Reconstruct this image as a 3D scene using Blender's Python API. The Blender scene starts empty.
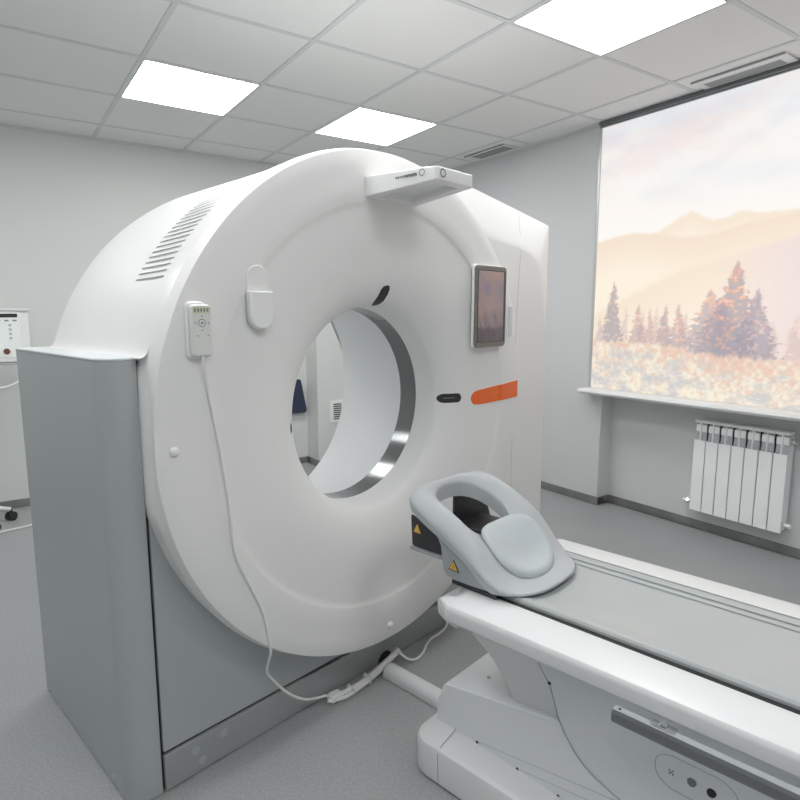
import bpy, bmesh, math, random
import numpy as np
from mathutils import Vector, Matrix
random.seed(4); rng = np.random.default_rng(7)
S = bpy.context.scene
C = S.collection
PI = math.pi

# ------------------------------------------------------------------ materials
def lin(c):
    c = c / 255.0
    return c / 12.92 if c <= .04045 else ((c + .055) / 1.055) ** 2.4
def rgb(r, g, b): return (lin(r), lin(g), lin(b), 1)
def mat(name, col, rough=.5, metal=0, spec=.5, coat=0, noise=None, bump=None, emit=None):
    m = bpy.data.materials.new(name); m.use_nodes = True
    nt = m.node_tree; b = nt.nodes['Principled BSDF']
    b.inputs['Base Color'].default_value = rgb(*col)
    b.inputs['Roughness'].default_value = rough
    b.inputs['Metallic'].default_value = metal
    b.inputs['Specular IOR Level'].default_value = spec
    b.inputs['Coat Weight'].default_value = coat
    if noise:
        scale, c2, detail, lo, hi = noise
        tc = nt.nodes.new('ShaderNodeTexCoord'); n = nt.nodes.new('ShaderNodeTexNoise')
        n.inputs['Scale'].default_value = scale; n.inputs['Detail'].default_value = detail
        r = nt.nodes.new('ShaderNodeValToRGB')
        r.color_ramp.elements[0].color = rgb(*col); r.color_ramp.elements[1].color = rgb(*c2)
        r.color_ramp.elements[0].position = lo; r.color_ramp.elements[1].position = hi
        nt.links.new(tc.outputs['Object'], n.inputs['Vector'])
        nt.links.new(n.outputs['Fac'], r.inputs['Fac']); nt.links.new(r.outputs['Color'], b.inputs['Base Color'])
    if bump:
        scale, strength = bump
        tc = nt.nodes.new('ShaderNodeTexCoord'); n = nt.nodes.new('ShaderNodeTexNoise')
        n.inputs['Scale'].default_value = scale; n.inputs['Detail'].default_value = 4
        bp = nt.nodes.new('ShaderNodeBump'); bp.inputs['Strength'].default_value = strength; bp.inputs['Distance'].default_value = .002
        nt.links.new(tc.outputs['Object'], n.inputs['Vector'])
        nt.links.new(n.outputs['Fac'], bp.inputs['Height']); nt.links.new(bp.outputs['Normal'], b.inputs['Normal'])
    if emit:
        b.inputs['Emission Color'].default_value = rgb(*emit[0]); b.inputs['Emission Strength'].default_value = emit[1]
    return m
def attr_mat(name, strength, diffuse, rough=.6, coat=0):
    m = bpy.data.materials.new(name); m.use_nodes = True
    nt = m.node_tree; b = nt.nodes['Principled BSDF']
    a = nt.nodes.new('ShaderNodeAttribute'); a.attribute_name = 'Print'
    mx = nt.nodes.new('ShaderNodeMix'); mx.data_type = 'RGBA'
    mx.inputs['Factor'].default_value = diffuse; mx.inputs[6].default_value = (0, 0, 0, 1)
    nt.links.new(a.outputs['Color'], mx.inputs[7])
    nt.links.new(mx.outputs[2], b.inputs['Base Color'])
    nt.links.new(a.outputs['Color'], b.inputs['Emission Color'])
    b.inputs['Emission Strength'].default_value = strength
    b.inputs['Roughness'].default_value = rough; b.inputs['Coat Weight'].default_value = coat
    return m

M = dict(
    gantry=mat('gantry_white', (232, 232, 231), .32, spec=.45),
    cover=mat('cover_white', (229, 229, 227), .42, spec=.4),
    tablew=mat('table_white', (217, 219, 219), .3),
    tableg=mat('table_side_white', (222, 225, 226), .35),
    grey=mat('metallic_grey', (168, 173, 174), .35, metal=.2, noise=(300, (170, 175, 176), 2, .4, .6)),
    kick=mat('kick_grey', (154, 158, 158), .42, metal=.25),
    dark=mat('dark_gap', (22, 23, 25), .6),
    black=mat('black_plastic', (24, 24, 26), .4),
    carbon=mat('black_carbon', (30, 31, 33), .42),
    metal=mat('bore_window', (116, 119, 119), .16, metal=.5, spec=.6),
    tunnel=mat('tunnel_white', (229, 231, 232), .45),
    orange=mat('orange_accent', (240, 94, 14), .35),
    bezel=mat('olive_bezel', (104, 103, 92), .4),
    pad=mat('rest_grey', (168, 173, 175), .45, bump=(500, .15)),
    cushion=mat('cushion_grey', (174, 182, 185), .48, bump=(500, .15)),
    skirt=mat('rest_side_grey', (146, 153, 155), .45),
    top=mat('tabletop_grey', (160, 166, 167), .36, noise=(4, (168, 171, 170), 2, .35, .65)),
    topdark=mat('tabletop_seam', (112, 124, 124), .4),
    steel=mat('rail_steel', (120, 123, 124), .3, metal=.8),
    chrome=mat('chrome', (215, 217, 218), .12, metal=1),
    yellow=mat('sign_yellow', (214, 172, 60), .5),
    cable=mat('white_cable', (226, 227, 225), .45),
    wallb=mat('wall_back_paint', (208, 211, 208), .75, bump=(180, .06)),
    wallr=mat('wall_window_paint', (203, 204, 205), .75, bump=(180, .06)),
    walll=mat('wall_plain_paint', (230, 231, 230), .8),
    tile=mat('ceiling_tile', (231, 232, 231), .9, bump=(400, .2)),
    tbar=mat('ceiling_bar', (208, 211, 212), .6),
    base=mat('baseboard_grey', (98, 100, 98), .6, noise=(6, (122, 123, 120), 4, .4, .7)),
    sill=mat('sill_white', (226, 227, 226), .3),
    rad=mat('radiator_white', (246, 247, 248), .3),
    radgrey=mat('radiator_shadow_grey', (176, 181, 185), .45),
    ventframe=mat('vent_frame', (226, 224, 224), .5),
    ventdark=mat('vent_grille', (150, 155, 155), .5),
    cassette=mat('cassette_grey', (88, 93, 96), .4),
    rail=mat('blind_rail', (190, 192, 190), .35, metal=.4),
    navy=mat('navy', (34, 42, 66), .35),
    white=mat('device_white', (232, 232, 230), .4),
    icon=mat('icon_grey', (110, 118, 118), .5),
    screen=mat('screen_pale', (222, 228, 224), .25, emit=((222, 228, 224), .15)),
    brown=mat('button_brown', (92, 48, 36), .4),
    lcd=mat('lcd_olive', (200, 202, 170), .3),
    lamp=mat('panel_diffuser', (255, 255, 252), .5, emit=((253, 254, 255), 12.4)),
    glass=mat('window_glass', (235, 242, 245), .05),
    laser=mat('laser_pale', (210, 214, 218), .2),
)
# floor: speckled vinyl
def floor_mat():
    m = bpy.data.materials.new('floor_vinyl'); m.use_nodes = True
    nt = m.node_tree; b = nt.nodes['Principled BSDF']
    tc = nt.nodes.new('ShaderNodeTexCoord')
    def noise(scale, det):
        n = nt.nodes.new('ShaderNodeTexNoise'); n.inputs['Scale'].default_value = scale; n.inputs['Detail'].default_value = det
        nt.links.new(tc.outputs['Object'], n.inputs['Vector']); return n
    n1 = noise(130, 3); n2 = noise(420, 2); n3 = noise(2.0, 3)
    r = nt.nodes.new('ShaderNodeValToRGB')
    r.color_ramp.elements[0].position = .36; r.color_ramp.elements[0].color = rgb(136, 139, 139)
    r.color_ramp.elements[1].position = .64; r.color_ramp.elements[1].color = rgb(160, 163, 163)
    mx = nt.nodes.new('ShaderNodeMix'); mx.data_type = 'FLOAT'; mx.inputs['Factor'].default_value = .45
    nt.links.new(n1.outputs['Fac'], mx.inputs[2]); nt.links.new(n2.outputs['Fac'], mx.inputs[3])
    nt.links.new(mx.outputs[0], r.inputs['Fac'])
    r3 = nt.nodes.new('ShaderNodeValToRGB')
    r3.color_ramp.elements[0].position = .3; r3.color_ramp.elements[0].color = (.92, .92, .92, 1)
    r3.color_ramp.elements[1].position = .7; r3.color_ramp.elements[1].color = (1, 1, 1, 1)
    nt.links.new(n3.outputs['Fac'], r3.inputs['Fac'])
    mm = nt.nodes.new('ShaderNodeMix'); mm.data_type = 'RGBA'; mm.blend_type = 'MULTIPLY'; mm.inputs['Factor'].default_value = 1
    nt.links.new(r.outputs['Color'], mm.inputs[6]); nt.links.new(r3.outputs['Color'], mm.inputs[7])
    nt.links.new(mm.outputs[2], b.inputs['Base Color'])
    b.inputs['Roughness'].default_value = .42; b.inputs['Specular IOR Level'].default_value = .45
    bp = nt.nodes.new('ShaderNodeBump'); bp.inputs['Strength'].default_value = .12; bp.inputs['Distance'].default_value = .001
    nt.links.new(n2.outputs['Fac'], bp.inputs['Height']); nt.links.new(bp.outputs['Normal'], b.inputs['Normal'])
    return m
M['floor'] = floor_mat()

# ------------------------------------------------------------------ mesh builder
class MB:
    def __init__(s, off=(0, 0, 0)):
        s.v = []; s.f = []; s.m = []; s.off = Vector(off); s.mats = []
    def slot(s, m):
        if m not in s.mats: s.mats.append(m)
        return s.mats.index(m)
    def add(s, vs, fs, m=0):
        n = len(s.v); s.v += [tuple(Vector(v) - s.off) for v in vs]
        s.f += [tuple(i + n for i in f) for f in fs]; s.m += [m] * len(fs)
    def box(s, x0, x1, y0, y1, z0, z1, m=0, rot=None, piv=None):
        vs = [Vector((x, y, z)) for x in (x0, x1) for y in (y0, y1) for z in (z0, z1)]
        if rot is not None:
            c = Vector(piv) if piv else Vector(((x0+x1)/2, (y0+y1)/2, (z0+z1)/2))
            vs = [rot @ (v - c) + c for v in vs]
        s.add(vs, [(0, 1, 3, 2), (4, 6, 7, 5), (0, 4, 5, 1), (2, 3, 7, 6), (0, 2, 6, 4), (1, 5, 7, 3)], m)
    def grid(s, rows, m=0, closed=False, flip=False):
        """rows: list of equal-length lists of points"""
        n = len(rows[0]); vs = [p for r in rows for p in r]; fs = []
        for i in range(len(rows) - 1):
            for j in range(n if closed else n - 1):
                a, b = i*n + j, i*n + (j+1) % n
                q = (a, b, b + n, a + n)
                fs.append(q[::-1] if flip else q)
        s.add(vs, fs, m)
    def poly(s, pts, m=0): s.add(pts, [tuple(range(len(pts)))], m)
    def prism(s, pts, vec, m=0, cap=True):
        n = len(pts); vec = Vector(vec)
        vs = [Vector(p) for p in pts] + [Vector(p) + vec for p in pts]
        fs = [(i, (i+1) % n, n + (i+1) % n, n + i) for i in range(n)]
        if cap: fs += [tuple(range(n))[::-1], tuple(range(n, 2*n))]
        s.add(vs, fs, m)
    def tube(s, pts, r, seg=10, m=0, cap=True):
        pts = [Vector(p) for p in pts]; rows = []
        up = Vector((0.03, 0.07, 1)).normalized(); prev = None
        for i, p in enumerate(pts):
            t = (pts[min(i+1, len(pts)-1)] - pts[max(i-1, 0)]).normalized()
            if prev is None:
                a = t.cross(up)
                if a.length < .05: a = t.cross(Vector((1, 0, 0)))
                a.normalize()
            else:
                a = (prev - t * prev.dot(t)).normalized()
            prev = a; b = t.cross(a)
            rr = r[i] if isinstance(r, (list, tuple)) else r
            rows.append([p + (a*math.cos(2*PI*k/seg) + b*math.sin(2*PI*k/seg)) * rr for k in range(seg)])
        s.grid(rows, m, closed=True)
        if cap:
            s.poly(rows[0][::-1], m); s.poly(rows[-1], m)
    def cyl(s, p0, p1, r, seg=20, m=0): s.tube([p0, p1], r, seg, m)
    def build(s, name, mats, parent=None, smooth=None, bevel=0, segs=2, subsurf=0, recalc=True):
        me = bpy.data.meshes.new(name)
        me.from_pydata(s.v, [], s.f)
        if not isinstance(mats, (list, tuple)): mats = [mats]
        for m in mats: me.materials.append(m)
        me.polygons.foreach_set('material_index', s.m)
        if recalc:
            bm = bmesh.new(); bm.from_mesh(me)
            bmesh.ops.remove_doubles(bm, verts=bm.verts, dist=1e-5)
            bmesh.ops.recalc_face_normals(bm, faces=bm.faces); bm.to_mesh(me); bm.free()
        if smooth is not None:
            me.polygons.foreach_set('use_smooth', [True] * len(me.polygons))
            me.set_sharp_from_angle(angle=math.radians(smooth))
        o = bpy.data.objects.new(name, me); C.objects.link(o)
        if parent: o.parent = parent
        if bevel:
            b = o.modifiers.new('bevel', 'BEVEL'); b.width = bevel; b.segments = segs; b.limit_method = 'ANGLE'; b.angle_limit = math.radians(35)
            b.harden_normals = False
            if smooth is None:
                me.polygons.foreach_set('use_smooth', [True] * len(me.polygons))
                w = o.modifiers.new('wn', 'WEIGHTED_NORMAL'); w.keep_sharp = False
        if subsurf:
            q = o.modifiers.new('sub', 'SUBSURF'); q.levels = subsurf; q.render_levels = subsurf
        return o

def spline(pts, n=8):
    pts = [Vector(p) for p in pts]; out = []
    for i in range(len(pts) - 1):
        p0 = pts[max(i-1, 0)]; p1 = pts[i]; p2 = pts[i+1]; p3 = pts[min(i+2, len(pts)-1)]
        for k in range(n):
            t = k / n
            out.append(.5*((2*p1) + (p2-p0)*t + (2*p0-5*p1+4*p2-p3)*t*t + (3*p1-p0-3*p2+p3)*t**3))
    out.append(pts[-1]); return out
def interp(x, xs, ys): return float(np.interp(x, xs, ys))
def rrect(u0, u1, z0, z1, r, n=6):
    """rounded rectangle outline (2-D), counter-clockwise"""
    out = []
    for cx, cz, a0 in ((u1-r, z1-r, 0), (u0+r, z1-r, 90), (u0+r, z0+r, 180), (u1-r, z0+r, 270)):
        for k in range(n+1):
            a = math.radians(a0 + 90*k/n); out.append((cx + r*math.cos(a), cz + r*math.sin(a)))
    return out

def structure(o): o['kind'] = 'structure'; return o
def tag(o, label, cat, group=None):
    o['label'] = label; o['category'] = cat
    if group: o['group'] = group
    return o
# scanner frame: u along the gantry's front, v away from the couch, z up
ANG = math.radians(12.2); ORG = Vector((0, -.89, 0))
RZ = Matrix.Rotation(ANG, 3, 'Z')
def w(u, v, z): return ORG + RZ @ Vector((u, v, z))
def thing(name, label, cat, base=(0, 0, 0), group=None, scanner=True):
    o = bpy.data.objects.new(name, None); C.objects.link(o); o.empty_display_size = .1
    if scanner:
        o.location = w(*base); o.rotation_euler = (0, 0, ANG)
    else: o.location = base
    return tag(o, label, cat, group)

# ------------------------------------------------------------------ camera
CAM = Vector((-.7185, -2.5257, 1.30))
yaw, pit, rol, F, CX, CY = .5889, -.1437, -.0036, 591.493, 384.431, 400
fw = Vector((math.sin(yaw)*math.cos(pit), math.cos(yaw)*math.cos(pit), math.sin(pit)))
rt = Vector((math.cos(yaw), -math.sin(yaw), 0)); up = rt.cross(fw)
r2 = rt*math.cos(rol) + up*math.sin(rol); u2 = -rt*math.sin(rol) + up*math.cos(rol)
cd = bpy.data.cameras.new('camera'); cam = bpy.data.objects.new('camera', cd); C.objects.link(cam)
cd.sensor_width = 36; cd.lens = F/800*36; cd.shift_x = (400-CX)/800; cd.shift_y = (CY-400)/800
cd.clip_start = .02
cam.matrix_world = Matrix(((r2.x, u2.x, -fw.x, CAM.x), (r2.y, u2.y, -fw.y, CAM.y), (r2.z, u2.z, -fw.z, CAM.z), (0, 0, 0, 1)))
S.camera = cam
S.view_settings.view_transform = 'Standard'
S.view_settings.look = 'None'
S.view_settings.exposure = 0
S.view_settings.gamma = 1.15

# ------------------------------------------------------------------ the room
CEIL = 2.508
XL, XR, XREC, YF, YB = -2.35, 2.667, 2.79, -4.5, 2.13
WY0, WY1 = -2.25, -.075       # window bay
b = MB(); b.box(XL-.1, 3.0, YF-.1, YB+.1, -.1, 0); structure(b.build('floor', M['floor']))
b = MB(); b.box(XL-.1, 3.0, YF-.1, YB+.1, CEIL, CEIL+.1); structure(b.build('ceiling', M['tile']))
b = MB()
b.box(XL, XR, YB, YB+.1, 0, CEIL); structure(b.build('wall_back', M['wallb']))
b = MB(); b.box(1.575, 2.05, 1.93, YB, 0, CEIL); structure(b.build('trim_1', M['wallb']))       # shallow pier on the back wall
b = MB()
b.box(XR, 3.0, WY1, YB+.1, 0, CEIL); b.box(XR, 3.0, YF-.1, WY0, 0, CEIL); b.box(XREC, 3.0, WY0, WY1, 0, .775)
structure(b.build('wall_right', M['wallr']))
b = MB(); b.box(XL-.1, XL, YF-.1, YB+.1, 0, CEIL); structure(b.build('wall_left', mat('wall_left_darkened', (176, 179, 179), .8)))  # unseen wall, toned darker to dim sides that face left
b = MB(); b.box(XL, XR, YF-.1, YF, 0, CEIL); structure(b.build('wall_front', M['walll']))
# baseboards (follow the pier and the window recess)
def baseboard(name, runs):
    b = MB()
    for x0, x1, y0, y1 in runs:
        b.box(x0, x1, y0, y1, 0, .055); 
    structure(b.build(name, M['base'], bevel=.004, segs=1))
t = .012
baseboard('baseboard_back', [(XL, 1.575-t, YB-t, YB), (1.575-t, 1.575, 1.93-t, YB), (1.575-t, 2.05+t, 1.93-t, 1.93), (2.05, 2.05+t, 1.93, YB), (2.05+t, XR, YB-t, YB)])
baseboard('baseboard_right', [(XR-t, XR, WY1-t, YB-t), (XR, XREC-t, WY1-t, WY1), (XREC-t, XREC, WY0, WY1-t), (XR-t, XR, YF, WY0)])
baseboard('baseboard_left', [(XL, XL+t, YF, YB-t)])
# ceiling grid bars, 0.6 m pitch
b = MB(); hw = .0115
for i in range(-4, 5):
    x = i*.6
    b.box(x-hw, x+hw, YF, YB, CEIL-.004, CEIL)
for j in range(-8, 4):
    y = j*.6
    if y < YF: continue
    b.box(XL, XR, y-hw, y+hw, CEIL-.0035, CEIL)
structure(b.build('trim_2', M['tbar']))
b = MB(); b.box(XL, XR, YB-.016, YB, CEIL-.012, CEIL); b.box(XR-.016, XR, .03, YB-.016, CEIL-.012, CEIL)
structure(b.build('trim_3', M['tbar']))
# window behind the printed blind
wf = MB()
for y in (WY0+.03, -1.16, WY1-.03): wf.box(2.86, 2.92, y-.03, y+.03, .80, CEIL-.02)
for z in (.83, 2.46): wf.box(2.86, 2.92, WY0, WY1, z-.03, z+.03)
win = structure(wf.build('window_1', M['white'], bevel=.004))
b = MB(); b.box(2.885, 2.892, WY0+.06, WY1-.06, .86, 2.43); b.build('window_pane', M['glass'], win)
b = MB()
b.prism([(2.555, y, z) if False else (x, .035, z) for x, z in [(2.562, .772), (2.553, .778), (2.549, .788), (2.553, .799), (2.562, .805), (2.88, .805), (2.88, .775), (2.64, .775), (2.64, .772)]], (0, WY0-.04-.035, 0))
b.build('window_sill', M['sill'], win, smooth=40, bevel=0)

# printed landscape blind -------------------------------------------------
def vnoise(x, y, seed=0):
    """value noise"""
    xi = np.floor(x).astype(int); yi = np.floor(y).astype(int); xf = x-xi; yf = y-yi
    def h(a, c): 
        n = np.sin(a*127.1 + c*311.7 + seed*74.7) * 43758.5453
        return n - np.floor(n)
    sx = xf*xf*(3-2*xf); sy = yf*yf*(3-2*yf)
    return (h(xi, yi)*(1-sx) + h(xi+1, yi)*sx)*(1-sy) + (h(xi, yi+1)*(1-sx) + h(xi+1, yi+1)*sx)*sy
def fbm(x, y, o=4, seed=0):
    s = 0; a = .5
    for k in range(o): s = s + a*vnoise(x*2**k, y*2**k, seed+k); a *= .5
    return s / (1 - .5**o)
def landscape(s, z):
    """colour (sRGB 0-255) of the printed mountain view; s metres along the blind, z height"""
    L = lambda *c: np.array(c, float)
    def mixc(c, d, k): return c*(1-k[..., None]) + d*k[..., None]
    k = np.clip((z-1.7)/.8, 0, 1)
    col = L(251, 246, 239)*(1-k[..., None]) + L(241, 241, 241)*k[..., None]
    n = fbm(s*2.2, z*5, 4, 3)
    col = mixc(col, L(214, 220, 234), np.clip((n-.5)*3, 0, 1)*np.clip((z-1.85)/.4, 0, 1)*.75)
    n2 = fbm(s*1.8+9, z*6, 4, 8)
    col = mixc(col, L(252, 218, 208), np.clip((n2-.5)*3.0, 0, 1)*np.clip((z-1.8)/.5, 0, 1)*.42)
    jag = (fbm(s*14, s*0, 3, 5)-.5)*.02
    A = np.interp(s, [0, .30, .43, .53, .624, .70, .751, .841, .885, 1.014, 1.164, 1.5, 2.3], [1.74, 1.74, 1.775, 1.83, 1.868, 1.835, 1.813, 1.812, 1.834, 1.811, 1.807, 1.87, 1.7]) + jag
    kk = 1/(1+np.exp(-(A-z)/.004))
    ca = mixc(np.broadcast_to(L(246, 226, 204), col.shape).copy(), L(252, 240, 224), np.clip((A-z)/.18, 0, 1))
    col = mixc(col, ca, kk)
    B = np.interp(s, [0, .029, .15, .279, .432, .593, .794, .955, 1.165, 2.3], [1.76, 1.762, 1.785, 1.791, 1.763, 1.728, 1.739, 1.772, 1.788, 1.7]) + jag*.6
    kk = 1/(1+np.exp(-(B-z)/.004))
    cb = mixc(np.broadcast_to(L(244, 223, 200), col.shape).copy(), L(253, 239, 218), np.clip((B-z)/.25, 0, 1))
    col = mixc(col, cb, kk)
    Cc = np.interp(s, [0, .039, .241, .511, .696, .872, 1.027, 1.174, 2.3], [1.29, 1.311, 1.403, 1.513, 1.575, 1.61, 1.648, 1.682, 1.95]) + jag*.8
    kk = 1/(1+np.exp(-(Cc-z)/.008))
    cc = mixc(np.broadcast_to(L(247, 228, 204), col.shape).copy(), L(252, 236, 216), np.clip((Cc-z)/.3, 0, 1))
    cc = mixc(cc, L(236, 216, 224), np.clip((s-.75)/.5, 0, 1)*.7)
    col = mixc(col, cc, kk)
    # spruce trees
    def tree(col, s0, zt, zb, hw_, dark, warm, seed):
        h = zt - zb; q = np.clip((zt - z)/h, 0, 1.2)
        saw = .74 + .34*np.abs(((q*11 + fbm(s*30, z*30, 2, seed)*1.1) % 1) - .25)
        edge = hw_*(q**.72)*saw*(.55 + .95*fbm(s*38+seed, z*70, 4, seed))
        d = np.abs(s - s0 - .004*np.sin(q*9+seed))
        k_ = np.clip((edge - d)/.016, 0, 1)*(q > 0)*(z > zb - .03)*np.clip((1.07-q)/.1, 0, 1)
        tex = fbm(s*55, z*55, 3, seed+4)
        c = mixc(np.broadcast_to(L(*dark), col.shape).copy(), L(*warm), np.clip((tex-.38)*3.2 + (.25-q)*.9, 0, 1))
        c = mixc(c, L(252, 228, 206), np.clip((tex-.62)*3, 0, 1)*.8)
        return mixc(col, c, k_*.70)
    back = ((236, 214, 200), (246, 224, 204))
    for s0, zt, zb, hw_ in ((.24, 1.36, 1.12, .05), (.36, 1.34, 1.12, .05), (.45, 1.36, 1.12, .05), (.63, 1.32, 1.1, .06), (1.2, 1.3, 1.06, .07), (1.10, 1.27, 1.06, .05)):
        col = tree(col, s0, zt, zb, hw_, (222, 196, 190), (245, 212, 192), int(s0*100))
    for s0, zt, zb, hw_, dk, wm in ((.145, 1.52, 1.11, .072, (168, 158, 168), (214, 176, 166)), (.055, 1.30, 1.11, .04, (206, 188, 186), (238, 206, 188)),
            (.329, 1.375, 1.11, .055, (196, 172, 172), (236, 184, 164)), (.408, 1.35, 1.11, .04, (208, 176, 170), (240, 190, 168)), (.505, 1.36, 1.10, .055, (182, 164, 172), (232, 178, 160)),
            (.59, 1.37, 1.10, .055, (192, 172, 176), (244, 178, 152)),
            (.77, 1.44, 1.06, .13, (184, 172, 182), (240, 176, 154)), (.83, 1.37, 1.05, .15, (172, 164, 176), (228, 172, 158)), (.895, 1.585, 1.05, .13, (170, 162, 174), (242, 160, 132)), (1.01, 1.435, 1.05, .105, (166, 158, 172), (214, 172, 172)),
            (1.38, 1.4, 1.03, .1, (184, 172, 182), (240, 176, 154)), (1.6, 1.5, 1.03, .12, (176, 168, 180), (240, 176, 154)), (1.9, 1.36, 1.03, .1, (184, 172, 182), (240, 176, 154))):
        col = tree(col, s0, zt, zb, hw_*1.35, dk, wm, int(s0*177))
    # meadow
    G = np.interp(s, [0, .2, .41, .6, .722, .965, 1.227, 2.3], [1.125, 1.125, 1.12, 1.10, 1.075, 1.06, 1.05, 1.04]) + (fbm(s*40, s*0+3, 3, 2)-.5)*.04
    kk = 1/(1+np.exp(-(G-z)/.006))
    gn = fbm(s*48, z*40, 4, 11); gd = np.clip((G-z)/.3, 0, 1)
    cg = mixc(np.broadcast_to(L(242, 196, 168), col.shape).copy(), L(252, 240, 212), np.clip((gn-.4)*3 + gd*.8, 0, 1))
    bush = np.clip((fbm(s*12, z*20, 5, 21)-.44)*4, 0, 1)*np.clip((gd-.06)*4, 0, 1)
    cg = mixc(cg, L(192, 194, 199), bush*.9)
    fl = np.clip((fbm(s*70, z*80, 2, 31)-.56)*6, 0, 1)*np.clip((gd-.2)*3, 0, 1)
    cg = mixc(cg, L(255, 250, 230), fl*.4)
    fd = np.clip((fbm(s*62+7, z*70, 2, 37)-.58)*6, 0, 1)*np.clip((gd-.2)*3, 0, 1)
    cg = mixc(cg, L(188, 186, 186), fd*.35)
    pk = np.clip((fbm(s*9, z*14, 3, 41)-.52)*5, 0, 1)*np.clip(1.2-gd*2.6, 0, 1)
    cg = mixc(cg, L(240, 166, 136), pk*.4)
    cg = cg*.68 + L(238, 228, 220)*.32
    col = mixc(col, cg, kk)
    col = np.clip(col, 0, 255); g = col.mean(-1, keepdims=True)
    col = (col*.82 + g*.18)
    return 255*(np.clip(col, 0, 255)/255)**1.2
def print_grid(name, mt, parent, P, ns, nz, colour):
    """a flat sheet of ns x nz quads; P(a, b) -> (array of points), colour(a, b) -> sRGB"""
    a, c = np.meshgrid(np.linspace(0, 1, ns+1), np.linspace(0, 1, nz+1))
    pts = P(a, c).reshape(-1, 3); col = colour(a, c).reshape(-1, 3)/255
    colr = np.where(col <= .04045, col/12.92, ((col+.055)/1.055)**2.4)
    idx = (np.arange(nz)[:, None]*(ns+1) + np.arange(ns)[None]).ravel()
    faces = np.stack([idx, idx+1, idx+ns+2, idx+ns+1], 1)
    me = bpy.data.meshes.new(name); me.from_pydata(pts.tolist(), [], faces.tolist())
    at = me.color_attributes.new('Print', 'FLOAT_COLOR', 'POINT')
    at.data.foreach_set('color', np.concatenate([colr, np.ones((len(colr), 1))], 1).astype(np.float32).ravel())
    me.materials.append(mt)
    o = bpy.data.objects.new(name, me); C.objects.link(o)
    if parent: o.parent = parent
    return o
BL = thing('roller_blind', 'large window blind printed with a pale mountain and spruce landscape', 'blind', (2.64, -1.1, .8), scanner=False)
bo = Vector((2.64, -1.1, .8))
BY0, BZ0, BZ1 = .01, .808, 2.48
def bp_(a, c):
    return np.stack([np.full_like(a, 2.652-bo.x), BY0 - a*2.26 - bo.y, BZ0 + c*(BZ1-BZ0) - bo.z], -1)
print_grid('blind_fabric', attr_mat('backlit_print_fabric', .93, .12), BL, bp_, 620, 460, lambda a, c: landscape(a*2.26, BZ0 + c*(BZ1-BZ0)))  # print emits its own colour, standing in for daylight through the fabric
b = MB(bo); b.box(2.632, 2.664, BY0-2.275, BY0+.012, 2.484, CEIL-.001); b.build('cassette', M['cassette'], BL, bevel=.006)
b = MB(bo); b.box(2.636, 2.66, BY0-2.27, BY0+.006, 2.468, 2.476); b.build('cassette_lip', M['cassette'], BL)
for y in (BY0+.002, BY0-2.265):
    b = MB(bo); b.box(2.646, 2.666, y-.008, y+.012, .807, 2.475); b.build('side_rail', M['rail'], BL, bevel=.003)

# ceiling lights ----------------------------------------------------------
def light_panel(x, y, label, group=None):
    o = thing('ceiling_light', label, 'light', (x+.3, y+.3, CEIL), scanner=False, group=group)
    off = Vector((x+.3, y+.3, CEIL)); b = MB(off); e = .013
    for q in ((x+e, x+.6-e, y+e, y+e+.012), (x+e, x+.6-e, y+.6-e-.012, y+.6-e), (x+e, x+e+.012, y+e, y+.6-e), (x+.6-e-.012, x+.6-e, y+e, y+.6-e)):
        b.box(*q, CEIL-.006, CEIL-.0005)
    b.build('light_frame', M['ventframe'], o)
    b = MB(off); b.box(x+e+.003, x+.6-e-.003, y+e+.003, y+.6-e-.003, CEIL-.007, CEIL-.004); b.build('diffuser', M['lamp'], o)
light_panel(0, .6, 'glowing square ceiling light panel leftmost of the three lit panels')
light_panel(1.2, .6, 'glowing square ceiling light panel directly above the scanner ring')
light_panel(1.2, -1.2, 'large bright ceiling light panel nearest the landscape blind and air vent')
for x, y in ((0, -1.2), (0, -3.0), (-1.2, -1.2), (-1.2, -3.0), (-1.8, .6)):  # unseen panels outside the view, added to light the room
    light_panel(x, y, 'unseen square ceiling light panel added to light the room', 'unseen ceiling light panels added for room light')
# ceiling vents
def vent(y0, y1, x0, x1, gx0, gx1, gy0, gy1, label):
    off = Vector(((x0+x1)/2, (y0+y1)/2, CEIL))
    o = thing('air_vent', label, 'vent', off, scanner=False)
    b = MB(off)
    b.box(x0, gx0, y0, y1, CEIL-.01, CEIL-.0005); b.box(gx1, x1, y0, y1, CEIL-.01, CEIL-.0005)
    b.box(gx0, gx1, y0, gy0, CEIL-.01, CEIL-.0005); b.box(gx0, gx1, gy1, y1, CEIL-.01, CEIL-.0005)
    b.build('vent_frame', M['ventframe'], o, bevel=.002, segs=1)
    b = MB(off); b.box(gx0, gx1, gy0, gy1, CEIL-.003, CEIL-.0005); 
    n = 7
    for k in range(n):
        x = gx0 + (gx1-gx0)*(k+.5)/n
        b.box(x-.003, x+.003, gy0, gy1, CEIL-.009, CEIL-.003, rot=Matrix.Rotation(.5, 3, 'Y'))
    b.build('vent_grille', M['ventdark'], o)
    b = MB(off); b.box(x0-.004, x0, y0, y1, CEIL-.011, CEIL-.0005); b.build('shadow_gap', M['ventdark'], o)
vent(-1.105, -.655, 2.49, 2.630, 2.54, 2.62, -1.06, -.69, 'white framed slot air vent in the ceiling above the landscape blind')
vent(.70, 1.12, 2.47, 2.63, 2.49, 2.607, .725, 1.075, 'grey slot air vent in the ceiling behind the scanner top, by the grey wall')

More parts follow.
